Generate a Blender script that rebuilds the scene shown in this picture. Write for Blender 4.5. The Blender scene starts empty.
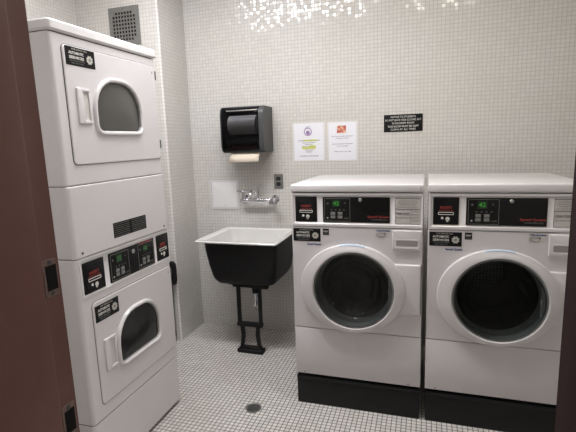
import bpy, bmesh, math, random
from math import sin, cos, pi, radians
from mathutils import Vector, Matrix
random.seed(7)
S = bpy.context.scene
COL = S.collection

# ------------------------------------------------------------------ camera
F_PX = 440.5622
yaw, pit, rol = 0.3068, -0.1625, -0.0321
fw = Vector((-sin(yaw)*cos(pit), cos(yaw)*cos(pit), sin(pit)))
rt = Vector((cos(yaw), sin(yaw), 0)); up = rt.cross(fw)
r2 = rt*cos(rol) + up*sin(rol); u2 = r2.cross(fw)
cd = bpy.data.cameras.new('camera'); cam = bpy.data.objects.new('camera', cd); COL.objects.link(cam)
cd.sensor_width = 36; cd.lens = F_PX/576*36; cd.clip_start = 0.02
cam.matrix_world = Matrix(((r2.x, u2.x, -fw.x, 1.3731), (r2.y, u2.y, -fw.y, -3.1746), (r2.z, u2.z, -fw.z, 1.4836), (0, 0, 0, 1)))
S.camera = cam

# ------------------------------------------------------------------ world, exposure
W = bpy.data.worlds.new('world'); S.world = W; W.use_nodes = True
W.node_tree.nodes['Background'].inputs[0].default_value = (0.9, 0.88, 0.86, 1)
W.node_tree.nodes['Background'].inputs[1].default_value = 0.05
S.view_settings.view_transform = 'Standard'; S.view_settings.look = 'None'
S.view_settings.gamma = 1; S.view_settings.use_curve_mapping = False
S.view_settings.exposure = 0.0
ROOM_POWER = 26.0
HALL_FILL_POWER = 8.5
ROOM_LAMP = (0.20, -1.27, 2.84)
WARM_LAMP = (1.50, -1.27, 2.84)
WARM_POWER = 9.0
HALL_FILL = (2.25, -3.75, 2.5)

# ------------------------------------------------------------------ materials
def newmat(name):
    m = bpy.data.materials.new(name); m.use_nodes = True
    return m, m.node_tree.nodes, m.node_tree.links, m.node_tree.nodes['Principled BSDF']

def mat(name, col, rough=0.5, metal=0.0, coat=0.0, var=0.0, scale=30.0, bump=0.0, spec=0.5, emit=None, es=0.0):
    """paint with faint procedural unevenness"""
    m, N, L, b = newmat(name)
    b.inputs['Roughness'].default_value = rough; b.inputs['Metallic'].default_value = metal
    b.inputs['Coat Weight'].default_value = coat; b.inputs['Coat Roughness'].default_value = 0.15
    b.inputs['Specular IOR Level'].default_value = spec
    tc = N.new('ShaderNodeTexCoord'); no = N.new('ShaderNodeTexNoise'); no.inputs['Scale'].default_value = scale
    no.inputs['Detail'].default_value = 4
    L.new(tc.outputs['Object'], no.inputs['Vector'])
    rp = N.new('ShaderNodeValToRGB'); L.new(no.outputs['Fac'], rp.inputs['Fac'])
    k = var
    rp.color_ramp.elements[0].position = 0.3; rp.color_ramp.elements[1].position = 0.7
    rp.color_ramp.elements[0].color = (*[c*(1-k) for c in col], 1)
    rp.color_ramp.elements[1].color = (*[min(1, c*(1+k)) for c in col], 1)
    L.new(rp.outputs['Color'], b.inputs['Base Color'])
    if bump:
        bp = N.new('ShaderNodeBump'); bp.inputs['Strength'].default_value = bump; bp.inputs['Distance'].default_value = 0.002
        L.new(no.outputs['Fac'], bp.inputs['Height']); L.new(bp.outputs['Normal'], b.inputs['Normal'])
    if emit:
        b.inputs['Emission Color'].default_value = (*emit, 1); b.inputs['Emission Strength'].default_value = es
    return m

def tile(name, axes, tilecol, grout, pitch=0.0254, gw=0.13, rough=0.09, tilt=0.09, var=0.03, tint=(0.95, 0.93, 0.90), soft=0.10):
    """small square ceramic mosaic: coloured tile, sunk grout, every tile a touch out of plane"""
    m, N, L, b = newmat(name)
    tc = N.new('ShaderNodeTexCoord')
    sc = N.new('ShaderNodeVectorMath'); sc.operation = 'SCALE'; sc.inputs['Scale'].default_value = 1/pitch
    L.new(tc.outputs['Object'], sc.inputs[0])
    off = N.new('ShaderNodeVectorMath'); off.operation = 'ADD'
    off.inputs[1].default_value = [0.0 if a in axes else 0.5 for a in 'xyz']
    L.new(sc.outputs[0], off.inputs[0])
    fl = N.new('ShaderNodeVectorMath'); fl.operation = 'FLOOR'; L.new(off.outputs[0], fl.inputs[0])
    fr = N.new('ShaderNodeVectorMath'); fr.operation = 'FRACTION'; L.new(off.outputs[0], fr.inputs[0])
    sx = N.new('ShaderNodeSeparateXYZ'); L.new(fr.outputs[0], sx.inputs[0])
    b.inputs['Specular IOR Level'].default_value = 0.32
    last = None
    for a in axes:
        s = N.new('ShaderNodeMath'); s.operation = 'SUBTRACT'; s.inputs[1].default_value = 0.5; L.new(sx.outputs[a.upper()], s.inputs[0])
        ab = N.new('ShaderNodeMath'); ab.operation = 'ABSOLUTE'; L.new(s.outputs[0], ab.inputs[0])
        if last is None: last = ab
        else:
            mx = N.new('ShaderNodeMath'); mx.operation = 'MAXIMUM'; L.new(last.outputs[0], mx.inputs[0]); L.new(ab.outputs[0], mx.inputs[1]); last = mx
    mr = N.new('ShaderNodeMapRange'); mr.inputs['From Min'].default_value = 0.5-gw/2-soft/2; mr.inputs['From Max'].default_value = 0.5-gw/2+soft/2
    mr.inputs['To Min'].default_value = 1; mr.inputs['To Max'].default_value = 0; L.new(last.outputs[0], mr.inputs['Value'])
    wn = N.new('ShaderNodeTexWhiteNoise'); wn.noise_dimensions = '3D'; L.new(fl.outputs[0], wn.inputs['Vector'])
    # per-tile colour
    tm = N.new('ShaderNodeMix'); tm.data_type = 'RGBA'; L.new(wn.outputs['Value'], tm.inputs['Factor'])
    tm.inputs[6].default_value = (*[c*(1-var) for c in tilecol], 1)
    tm.inputs[7].default_value = (*[min(1, c*(1+var)) for c in tilecol], 1)
    # patches of wear
    no = N.new('ShaderNodeTexNoise'); no.inputs['Scale'].default_value = 1.6; no.inputs['Detail'].default_value = 3; L.new(tc.outputs['Object'], no.inputs['Vector'])
    dm = N.new('ShaderNodeMix'); dm.data_type = 'RGBA'; dm.blend_type = 'MULTIPLY'
    mr2 = N.new('ShaderNodeMapRange'); mr2.inputs['From Min'].default_value = 0.4; mr2.inputs['From Max'].default_value = 0.75; L.new(no.outputs['Fac'], mr2.inputs['Value'])
    L.new(mr2.outputs[0], dm.inputs['Factor']); L.new(tm.outputs[2], dm.inputs[6]); dm.inputs[7].default_value = (*tint, 1)
    gm = N.new('ShaderNodeMix'); gm.data_type = 'RGBA'; L.new(mr.outputs[0], gm.inputs['Factor'])
    gm.inputs[6].default_value = (*grout, 1); L.new(dm.outputs[2], gm.inputs[7]); L.new(gm.outputs[2], b.inputs['Base Color'])
    rr = N.new('ShaderNodeMapRange'); rr.inputs['To Min'].default_value = 0.85; rr.inputs['To Max'].default_value = rough
    L.new(mr.outputs[0], rr.inputs['Value']); L.new(rr.outputs[0], b.inputs['Roughness'])
    # tilt
    v1 = N.new('ShaderNodeVectorMath'); v1.operation = 'SUBTRACT'; v1.inputs[1].default_value = (0.5, 0.5, 0.5); L.new(wn.outputs['Color'], v1.inputs[0])
    v2 = N.new('ShaderNodeVectorMath'); v2.operation = 'SCALE'; v2.inputs['Scale'].default_value = tilt; L.new(v1.outputs[0], v2.inputs[0])
    bp = N.new('ShaderNodeBump'); bp.inputs['Strength'].default_value = 0.35; bp.inputs['Distance'].default_value = 0.0015; L.new(mr.outputs[0], bp.inputs['Height'])
    v3 = N.new('ShaderNodeVectorMath'); v3.operation = 'ADD'; L.new(bp.outputs['Normal'], v3.inputs[0]); L.new(v2.outputs[0], v3.inputs[1])
    v4 = N.new('ShaderNodeVectorMath'); v4.operation = 'NORMALIZE'; L.new(v3.outputs[0], v4.inputs[0]); L.new(v4.outputs[0], b.inputs['Normal'])
    return m

WT = (0.635, 0.615, 0.59); WG = (0.43, 0.42, 0.40)
T_xz = tile('wall_mosaic_xz', 'xz', WT, WG)
T_yz = tile('wall_mosaic_yz', 'yz', WT, WG)
T_z = tile('bullnose_tile', 'z', (0.75, 0.72, 0.70), WG, rough=0.15)
T_fl = tile('floor_mosaic', 'xy', (0.72, 0.70, 0.68), (0.17, 0.16, 0.15), gw=0.20, rough=0.25, tilt=0.05, var=0.08, tint=(0.90, 0.86, 0.82))
M = {}
M['plaster'] = mat('ceiling_plaster', (0.72, 0.70, 0.67), 0.9, var=0.02, bump=0.2)
M['hall'] = mat('hall_paint', (0.33, 0.30, 0.27), 0.8, var=0.03)
M['enamel'] = mat('white_enamel', (0.67, 0.645, 0.66), 0.32, coat=0.3, var=0.012, scale=6)
M['enamel_b'] = mat('white_plastic', (0.72, 0.70, 0.71), 0.25, coat=0.4, var=0.01, scale=6)
M['panelgrey'] = mat('pale_grey_panel', (0.60, 0.575, 0.56), 0.4, var=0.01)
M['seam'] = mat('dark_seam', (0.012, 0.012, 0.012), 0.9, spec=.1)
M['black'] = mat('black_gloss', (0.006, 0.006, 0.0065), 0.28, spec=.3, var=0.1)
M['blackp'] = mat('black_plate', (0.007, 0.007, 0.0075), 0.5, spec=.2, var=0.1)
M['base'] = mat('black_base_paint', (0.0055, 0.006, 0.007), 0.4, spec=.3, var=0.15, scale=20, bump=0.2)
M['iron'] = mat('black_iron_paint', (0.005, 0.005, 0.0055), 0.5, spec=.3, var=0.25, scale=40, bump=0.6)
M['sinkw'] = mat('white_porcelain', (0.72, 0.71, 0.69), 0.18, coat=0.5, var=0.03, scale=8)
M['steel'] = mat('brushed_steel', (0.42, 0.41, 0.39), 0.4, 0.85, var=0.06, scale=60)
M['plate'] = mat('grey_metal_plate', (0.21, 0.205, 0.195), 0.5, 0.3, var=0.06, scale=50)
M['brownmetal'] = mat('worn_bronze', (0.20, 0.14, 0.125), 0.4, 0.6, var=0.2, scale=80)
M['chrome'] = mat('chrome', (0.72, 0.72, 0.75), 0.12, 1.0)
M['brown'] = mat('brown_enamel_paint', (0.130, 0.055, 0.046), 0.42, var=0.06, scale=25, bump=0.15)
M['shadebrown'] = mat('shaded_brown_paint', (0.028, 0.010, 0.011), 0.85, spec=.15, var=0.08, scale=25)  # shade painted into the right jamb: darker copy of the frame brown
M['white'] = mat('white_print', (0.75, 0.74, 0.70), 0.6)
M['cream'] = mat('cream_print', (0.50, 0.48, 0.44), 0.6)
M['greyp'] = mat('grey_print', (0.20, 0.20, 0.19), 0.6)
M['dimp'] = mat('dim_print', (0.09, 0.09, 0.09), 0.6)
M['red'] = mat('red_print', (0.30, 0.040, 0.032), 0.5)
M['bluep'] = mat('blue_print', (0.05, 0.07, 0.22), 0.5)
M['bluefilm'] = mat('blue_film', (0.42, 0.53, 0.68), 0.25)
M['paper'] = mat('white_paper', (0.76, 0.755, 0.80), 0.7, var=0.01)
M['sleeve'] = mat('clear_sleeve', (0.66, 0.64, 0.62), 0.3, var=0.02)
M['yellow'] = mat('yellow_highlighter', (0.72, 0.74, 0.16), 0.7)
M['purple'] = mat('purple_print', (0.30, 0.20, 0.36), 0.7, var=0.3, scale=120)
M['ink'] = mat('grey_ink', (0.22, 0.21, 0.26), 0.7)
M['towel'] = mat('kraft_towel', (0.66, 0.58, 0.48), 0.9, var=0.04, scale=90, bump=0.3)
M['roll'] = mat('towel_roll_side', (0.42, 0.41, 0.41), 0.9, var=0.08)
M['dgrey'] = mat('dark_grey_plastic', (0.055, 0.057, 0.060), 0.38, var=0.06)
M['rubber'] = mat('grey_rubber', (0.05, 0.05, 0.052), 0.55)
M['panelwhite'] = mat('bright_white_paint', (0.78, 0.78, 0.78), 0.5)
M['trim'] = mat('grey_trim', (0.20, 0.205, 0.205), 0.3, coat=.3)
M['gasket'] = mat('grey_door_gasket', (0.42, 0.43, 0.43), 0.4)
M['green'] = mat('green_digits', (0.03, 0.25, 0.03), 0.5, emit=(0.2, 1.0, 0.15), es=0.10)
M['faint'] = mat('faint_green_digits', (0.05, 0.16, 0.05), 0.5, emit=(0.3, 1.0, 0.25), es=0.025)
M['dgreen'] = mat('display_window', (0.008, 0.03, 0.01), 0.3)
M['latchr'] = mat('dark_red_print', (0.10, 0.02, 0.018), 0.5)

def glassmat(name, tint, refl=0.10, rough=0.03, base=0.01):
    m, N, L, b = newmat(name)
    b.inputs['Base Color'].default_value = (base, base*1.02, base*1.02, 1); b.inputs['Roughness'].default_value = rough
    b.inputs['Specular IOR Level'].default_value = 0.6
    tr = N.new('ShaderNodeBsdfTransparent'); tr.inputs[0].default_value = (*tint, 1)
    mx = N.new('ShaderNodeMixShader'); fr = N.new('ShaderNodeFresnel'); fr.inputs[0].default_value = 1.5
    ad = N.new('ShaderNodeMath'); ad.operation = 'ADD'; ad.inputs[1].default_value = refl; L.new(fr.outputs[0], ad.inputs[0])
    L.new(ad.outputs[0], mx.inputs[0]); L.new(tr.outputs[0], mx.inputs[1]); L.new(b.outputs[0], mx.inputs[2])
    L.new(mx.outputs[0], N['Material Output'].inputs[0])
    return m
M['glass_a'] = glassmat('door_bowl_glass', (0.80, 0.84, 0.84), 0.30, 0.06, 0.05)
M['glass_b'] = glassmat('dark_door_bowl_glass', (0.62, 0.67, 0.65), 0.14, 0.05, 0.02)
M['smoke'] = glassmat('smoked_plastic', (0.80, 0.80, 0.82), 0.09, 0.10)
M['dglass'] = mat('dark_window_glass', (0.085, 0.083, 0.08), 0.22, var=0.05, scale=5, coat=0.3)
M['dglass2'] = mat('black_window_glass', (0.022, 0.022, 0.022), 0.14, var=0.2, scale=4)

def drummat():
    m, N, L, b = newmat('perforated_drum_steel')
    b.inputs['Metallic'].default_value = 0.8; b.inputs['Roughness'].default_value = 0.32
    tc = N.new('ShaderNodeTexCoord'); v = N.new('ShaderNodeTexVoronoi'); v.inputs['Scale'].default_value = 55; v.inputs['Randomness'].default_value = 0.1
    L.new(tc.outputs['Object'], v.inputs['Vector'])
    r = N.new('ShaderNodeValToRGB'); r.color_ramp.elements[0].position = 0.22; r.color_ramp.elements[1].position = 0.30
    r.color_ramp.elements[0].color = (0.07, 0.07, 0.07, 1); r.color_ramp.elements[1].color = (0.17, 0.17, 0.168, 1)
    L.new(v.outputs['Distance'], r.inputs['Fac']); L.new(r.outputs[0], b.inputs['Base Color'])
    return m
M['drum'] = drummat()

def photomat():
    m, N, L, b = newmat('picture_print')
    b.inputs['Roughness'].default_value = 0.6
    tc = N.new('ShaderNodeTexCoord'); v = N.new('ShaderNodeTexNoise'); v.inputs['Scale'].default_value = 38
    L.new(tc.outputs['Object'], v.inputs['Vector'])
    r = N.new('ShaderNodeValToRGB'); e = r.color_ramp.elements
    e[0].position = 0.32; e[0].color = (0.10, 0.05, 0.06, 1); e[1].position = 0.68; e[1].color = (0.75, 0.62, 0.45, 1)
    a = e.new(0.45); a.color = (0.50, 0.10, 0.07, 1); a = e.new(0.56); a.color = (0.62, 0.30, 0.20, 1)
    L.new(v.outputs['Fac'], r.inputs['Fac']); L.new(r.outputs[0], b.inputs['Base Color'])
    return m
M['photo'] = photomat()

# ------------------------------------------------------------------ helpers
def link(name, bm, m, parent=None, smooth=True, loc=None):
    me = bpy.data.meshes.new(name)
    bmesh.ops.recalc_face_normals(bm, faces=bm.faces)
    bm.to_mesh(me); bm.free()
    ms = m if isinstance(m, (list, tuple)) else [m]
    for k in ms: me.materials.append(k)
    if smooth:
        for p in me.polygons: p.use_smooth = True
        me.set_sharp_from_angle(angle=radians(38))
    o = bpy.data.objects.new(name, me); COL.objects.link(o)
    if parent: o.parent = parent
    if loc: o.location = loc
    return o

def box(bm, x0, x1, y0, y1, z0, z1, bev=0.0, seg=2, mi=0, vert_only=False):
    b = bmesh.new()
    bmesh.ops.create_cube(b, size=1)
    for v in b.verts:
        v.co = Vector(((x0+x1)/2+v.co.x*(x1-x0), (y0+y1)/2+v.co.y*(y1-y0), (z0+z1)/2+v.co.z*(z1-z0)))
    if bev:
        ed = b.edges[:]
        if vert_only: ed = [e for e in ed if abs(e.verts[0].co.z-e.verts[1].co.z) > 1e-5]
        bmesh.ops.bevel(b, geom=ed, offset=bev, segments=seg, affect='EDGES', profile=0.5)
    merge(bm, b, mi)

def merge(bm, b, mi=0):
    mp = {}
    for v in b.verts: mp[v] = bm.verts.new(v.co)
    for f in b.faces:
        try:
            nf = bm.faces.new([mp[v] for v in f.verts]); nf.material_index = mi
        except ValueError: pass
    b.free()

def bxo(name, m, parent, *a, **k):
    bm = bmesh.new(); box(bm, *a, **k); return link(name, bm, m, parent)

def loft(bm, rings, cap0=True, cap1=True, closed=True, mi=0):
    R = [[bm.verts.new(p) for p in r] for r in rings]
    n = len(R[0])
    for a, b in zip(R, R[1:]):
        for i in range(n if closed else n-1):
            j = (i+1) % n
            try: bm.faces.new((a[i], a[j], b[j], b[i])).material_index = mi
            except ValueError: pass
    if cap0: bm.faces.new(R[0]).material_index = mi
    if cap1: bm.faces.new(R[-1]).material_index = mi
    return R

def tube(bm, pts, r, seg=12, caps=True, mi=0):
    pts = [Vector(p) for p in pts]; rr = r if isinstance(r, (list, tuple)) else [r]*len(pts)
    rings = []; prev = None
    for i, p in enumerate(pts):
        t = (pts[min(i+1, len(pts)-1)]-pts[max(i-1, 0)]).normalized()
        if prev is None:
            a = Vector((0, 0, 1)) if abs(t.z) < 0.9 else Vector((1, 0, 0)); n = t.cross(a).normalized()
        else: n = (prev-t*prev.dot(t)).normalized()
        prev = n; b = t.cross(n)
        rings.append([p+(n*cos(2*pi*k/seg)+b*sin(2*pi*k/seg))*rr[i] for k in range(seg)])
    loft(bm, rings, caps, caps, mi=mi)

def arc(c, r, a0, a1, n, plane='xz'):
    o = []
    for i in range(n+1):
        a = a0+(a1-a0)*i/n
        if plane == 'xz': o.append((c[0]+r*cos(a), c[1], c[2]+r*sin(a)))
        elif plane == 'yz': o.append((c[0], c[1]+r*cos(a), c[2]+r*sin(a)))
        else: o.append((c[0]+r*cos(a), c[1]+r*sin(a), c[2]))
    return o

def rrect2(x0, x1, z0, z1, r, seg=6):
    """rounded rectangle outline in 2D; r = one radius or (bl, br, tr, tl)"""
    if not isinstance(r, (tuple, list)): r = (r,)*4
    o = []
    for (cx, cz, sx, sz, rad, a0) in ((x0, z0, 1, 1, r[0], pi), (x1, z0, -1, 1, r[1], 1.5*pi), (x1, z1, -1, -1, r[2], 0), (x0, z1, 1, -1, r[3], .5*pi)):
        for i in range(seg+1):
            a = a0+pi/2*i/seg
            o.append((cx+sx*rad+rad*cos(a), cz+sz*rad+rad*sin(a)))
    return o

def plate(bm, outline, y0, y1, edge=0.0, mi=0):
    """extrude a 2-D (x, z) outline from y0 (back) to y1 (front), with a softened front edge"""
    c = Vector((sum(p[0] for p in outline)/len(outline), sum(p[1] for p in outline)/len(outline)))
    def ring(y, ins):
        o = []
        n = len(outline)
        for i, p in enumerate(outline):
            if ins:
                a = Vector(outline[i-1]); b = Vector(outline[(i+1) % n]); t = (b-a)
                if t.length < 1e-9: t = Vector((1, 0))
                nn = Vector((t.y, -t.x)).normalized()
                if nn.dot(Vector(p)-c) < 0: nn = -nn
                q = Vector(p)-nn*ins
            else: q = Vector(p)
            o.append((q.x, y, q.y))
        return o
    s = 1 if y1 > y0 else -1
    rings = [ring(y0, 0)]
    if edge:
        for k in range(4):
            a = k/3*pi/2
            rings.append(ring(y1-s*edge*(1-sin(a)), edge*(1-cos(a))))
    else: rings.append(ring(y1, 0))
    loft(bm, rings, mi=mi)

def flat(name, m, parent, x0, x1, z0, z1, r, y0, y1, edge=0.0):
    bm = bmesh.new(); plate(bm, rrect2(x0, x1, z0, z1, r), y0, y1, edge); return link(name, bm, m, parent)

def empty(name, loc, rz=0.0):
    o = bpy.data.objects.new(name, None); COL.objects.link(o); o.location = loc; o.rotation_euler.z = rz
    o.empty_display_size = 0.1
    return o

def tag(o, label, cat, group=None, kind=None):
    o['label'] = label; o['category'] = cat
    if group: o['group'] = group
    if kind: o['kind'] = kind
    return o

def structure(name, bm, m, label, cat, smooth=False):
    o = link(name, bm, m, None, smooth); tag(o, label, cat, kind='structure'); return o

def text_mesh(body, size, bold=0.0, width=None, align='CENTER', spacing=1.0, thick=0.0003, res=2):
    """a bmesh of lettering lying in the local x-z plane, facing -y"""
    cu = bpy.data.curves.new('t', 'FONT'); cu.body = body; cu.size = size; cu.align_x = align; cu.align_y = 'CENTER'
    cu.extrude = thick; cu.offset = bold; cu.space_line = spacing; cu.resolution_u = res
    ob = bpy.data.objects.new('t', cu); COL.objects.link(ob)
    dg = bpy.context.evaluated_depsgraph_get(); dg.update()
    me = bpy.data.meshes.new_from_object(ob.evaluated_get(dg))
    bm = bmesh.new(); bm.from_mesh(me)
    bpy.data.objects.remove(ob); bpy.data.curves.remove(cu); bpy.data.meshes.remove(me)
    if width and len(bm.verts):
        w = max(v.co.x for v in bm.verts)-min(v.co.x for v in bm.verts)
        for v in bm.verts: v.co.x *= width/w
    for v in bm.verts: v.co = Vector((v.co.x, -v.co.z, v.co.y))
    return bm

def lettering(body, size, m, parent, x, y, z, **k):
    bm = text_mesh(body, size, **k)
    for v in bm.verts: v.co += Vector((x, y, z))
    return link('lettering', bm, m, parent, smooth=False)

def disc(bm, x, y, z, r, t, seg=24, mi=0):
    """short cylinder facing -y"""
    loft(bm, [[(x+r*cos(2*pi*i/seg), yy, z+r*sin(2*pi*i/seg)) for i in range(seg)] for yy in (y+t, y)], mi=mi)

# ------------------------------------------------------------------ the room
XL, XR, YF, YB, ZC = -1.10, 2.62, -2.50, 0.0, 2.86
def quad(bm, pts, mi=0):
    f = bm.faces.new([bm.verts.new(p) for p in pts]); f.material_index = mi

bm = bmesh.new(); box(bm, XL-.1, XR+.1, -4.9, 0.1, -.1, 0); structure('floor', bm, T_fl, 'white square mosaic tile floor with dark grout lines', 'floor')
bm = bmesh.new(); box(bm, XL-.1, XR+.1, -4.9, 0.1, ZC, ZC+.1); structure('ceiling', bm, M['plaster'], 'plain off-white plaster ceiling above the laundry room', 'ceiling')
bm = bmesh.new(); box(bm, XL-.1, XR+.1, 0, .1, 0, ZC); structure('wall_back', bm, T_xz, 'white mosaic tiled back wall behind sink and front-load washers', 'wall')
bm = bmesh.new(); box(bm, XL-.1, XL, -2.50, 0, 0, ZC); structure('wall_left', bm, T_yz, 'white mosaic tiled left wall behind the stacked dryer', 'wall')
bm = bmesh.new(); box(bm, XR, XR+.1, -2.50, 0, 0, ZC); structure('wall_right', bm, T_yz, 'white mosaic tiled right wall beyond the second washer', 'wall')
# tiled pipe chase in the back left corner: rounded bullnose corner
CX, CY, rb = -0.4177, -0.356, 0.012
bm = bmesh.new()
prof = [(XL, CY)] + [(CX-rb+rb*sin(a), CY+rb-rb*cos(a)) for a in [k*pi/2/5 for k in range(6)]] + [(CX, 0)]
vs = [[bm.verts.new((x, y, z)) for x, y in prof] for z in (0, ZC)]
for i in range(len(prof)-1):
    f = bm.faces.new((vs[0][i], vs[0][i+1], vs[1][i+1], vs[1][i]))
    f.material_index = 0 if i == 0 else (1 if i == len(prof)-2 else 2)
structure('wall_corner', bm, [T_xz, T_yz, T_z], 'white mosaic tiled pipe chase boxed out in the back left corner', 'wall', smooth=True)
# wall with the doorway, and the hall outside
DX0, DX1, DZ, WT0, WT1 = 0.700, 1.554, 2.14, -2.50, -2.70
bm = bmesh.new()
for (a, b_, c, d) in ((XL-.1, DX0-.05, 0, ZC), (DX1+.05, XR+.1, 0, ZC), (DX0-.05, DX1+.05, DZ+.04, ZC)):
    box(bm, a, b_, WT1, WT0-.03 if 0 else WT0, c, d)
structure('wall_front', bm, [T_xz], 'tiled front wall around the brown doorway', 'wall')
bm = bmesh.new(); box(bm, XL-.1, XR+.1, -5.0, -4.9, 0, ZC); box(bm, XL-.2, XL-.1, -4.9, WT1, 0, ZC); box(bm, XR+.1, XR+.2, -4.9, WT1, 0, ZC)
structure('wall_hall', bm, M['hall'], 'plain painted walls of the hall outside the doorway', 'wall')

# steel door frame
bm = bmesh.new()
def jamb(sx, x, mi=0):   # sx = +1 : frame on the left (face looks +x)
    yr = WT0-0.030
    # profile in plan, from the room-side casing round into the opening
    p = [(x-sx*.045, yr), (x-sx*.045, yr+.008), (x-sx*.004, yr+.008), (x, yr+.004), (x, -2.570), (x+sx*.002, -2.574), (x+sx*.012, -2.576), (x+sx*.014, -2.580),
         (x+sx*.014, -2.700), (x+sx*.012, -2.706), (x, -2.708), (x, -2.725), (x-sx*.004, -2.730), (x-sx*.045, -2.730), (x-sx*.045, -2.70)]
    loft(bm, [[(a, b, z) for a, b in p] for z in (0.0, DZ)], True, True, True, mi=mi)
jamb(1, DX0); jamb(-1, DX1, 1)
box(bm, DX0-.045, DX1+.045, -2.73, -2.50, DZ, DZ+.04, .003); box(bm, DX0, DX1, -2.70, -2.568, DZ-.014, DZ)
door = structure('door_1', bm, [M['brown'], M['shadebrown']], 'reddish brown steel door frame around the doorway', 'door frame', smooth=True)
door.rotation_euler.x = .010; door.location.y = .016
for zc in (1.274, 0.976):
    s = bmesh.new(); box(s, DX0-.002, DX0+.0012, -2.5640, -2.5315, zc-.036, zc+.036, .0006, 1)
    sp = link('strike_plate', s, M['brownmetal'], door)
    s = bmesh.new(); box(s, DX0+.0008, DX0+.0022, -2.5585, -2.5345, zc-.024, zc+.024)
    link('strike_opening', s, M['seam'], sp)
    s = bmesh.new()
    for dz in (-.030, .030):
        box(s, DX0+.0008, DX0+.002, -2.552, -2.544, zc+dz-.004, zc+dz+.004, .0005, 1)
    link('screw', s, M['dgrey'], sp)

# ------------------------------------------------------------------ lamps
def lamp(name, loc, lx, ly, power, col, label, ec=(.99, .985, 1.0), es=14.0):
    r = empty(name, loc); tag(r, label, 'ceiling light')
    bxo('housing', M['enamel_b'], r, -lx/2-.02, lx/2+.02, -ly/2-.02, ly/2+.02, -.02, 0.019, bev=.004)
    bxo('diffuser', mat('lamp_diffuser', (.8, .8, .78), .5, emit=ec, es=es), r, -lx/2, lx/2, -ly/2, ly/2, -.035, -.02, bev=.004)
    ld = bpy.data.lights.new('lamp_light', 'AREA'); ld.shape = 'RECTANGLE'; ld.size = lx; ld.size_y = ly
    ld.energy = power; ld.color = col
    lo = bpy.data.objects.new('lamp_light', ld); COL.objects.link(lo); lo.parent = r; lo.location = (0, 0, -.04)
    return r
lamp('ceiling_light', ROOM_LAMP, 1.2, .34, ROOM_POWER, (0.985, 0.985, 1.0), 'long white fluorescent ceiling light in the laundry room')
lamp('ceiling_light', WARM_LAMP, .6, .34, WARM_POWER, (1.0, 0.95, 0.88), 'short warm ceiling light above the washers', (1.0, .90, .68), 5.0)
lamp('ceiling_light', HALL_FILL, .5, .5, HALL_FILL_POWER, (1.0, 0.93, 0.86), 'added unseen hall light that brightens the left door jamb')  # added out of view, placed to brighten the left jamb only

# ------------------------------------------------------------------ shared bits of the machines
def service_label(par, x0, x1, z0, z1, y):
    """black sticker, two bold lines, a snowflake-like badge"""
    o = flat('service_label', M['blackp'], par, x0, x1, z0, z1, .002, y+.001, y-.0008)
    w, h = x1-x0, z1-z0; t = y-.0012
    lettering('FOR SERVICE CALL', h*.13, M['cream'], o, x0+w*.48, t, z1-h*.12, width=w*.52)
    lettering('AUTOMATIC', h*.21, M['white'], o, x0+w*.36, t, z1-h*.33, width=w*.50, bold=.0003)
    lettering('SERVICES', h*.21, M['white'], o, x0+w*.36, t, z1-h*.57, width=w*.50, bold=.0003)
    lettering('GIVE MACHINE NUMBER', h*.11, M['greyp'], o, x0+w*.37, t, z1-h*.74, width=w*.5)
    lettering('AND LOCATION', h*.11, M['greyp'], o, x0+w*.37, t, z1-h*.87, width=w*.4)
    b = bmesh.new(); n = 16; cx, cz, r = x0+w*.81, z0+h*.46, h*.27
    loft(b, [[(cx+r*(1 if i % 2 else .78)*cos(2*pi*i/n), yy, cz+r*(1 if i % 2 else .78)*sin(2*pi*i/n)) for i in range(n)] for yy in (t+.0004, t-.0003)])
    em = link('emblem', b, M['cream'], o, smooth=False)
    b = bmesh.new(); disc(b, cx, t-.0008, cz, r*.32, .0005); link('emblem_centre', b, M['greyp'], em, smooth=False)
    return o

def coin_plate(par, x0, x1, z0, z1, y):
    o = flat('payment_plate', M['black'], par, x0, x1, z0, z1, .003, y+.003, y-.002, .001)
    w, h = x1-x0, z1-z0; t = y-.0024; cx = (x0+x1)/2
    lettering('INSERT', h*.13, M['red'], o, cx, t, z0+h*.62, width=w*.46, bold=.0004)
    lettering('COINS OR CARD', h*.09, M['red'], o, cx, t, z0+h*.51, width=w*.56)
    b = bmesh.new()
    a = rrect2(cx-w*.30, cx+w*.30, z0+h*.36, z0+h*.46, h*.02, 3); i_ = rrect2(cx-w*.28, cx+w*.28, z0+h*.38, z0+h*.44, h*.01, 3)
    loft(b, [[(p[0], t+.001, p[1]) for p in a], [(p[0], t-.0012, p[1]) for p in a], [(p[0], t-.0012, p[1]) for p in i_], [(p[0], t+.001, p[1]) for p in i_]], False, False)
    link('slot_frame', b, M['white'], o)
    b = bmesh.new(); disc(b, cx+w*.07, t-.0004, z0+h*.21, h*.075, .001); box(b, cx+w*.02, cx+w*.10, t-.0004, t+.0006, z0+h*.10, z0+h*.2)
    disc(b, cx-w*.14, t-.0004, z0+h*.24, h*.045, .001); link('pictogram', b, M['white'], o, smooth=False)
    return o

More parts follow.
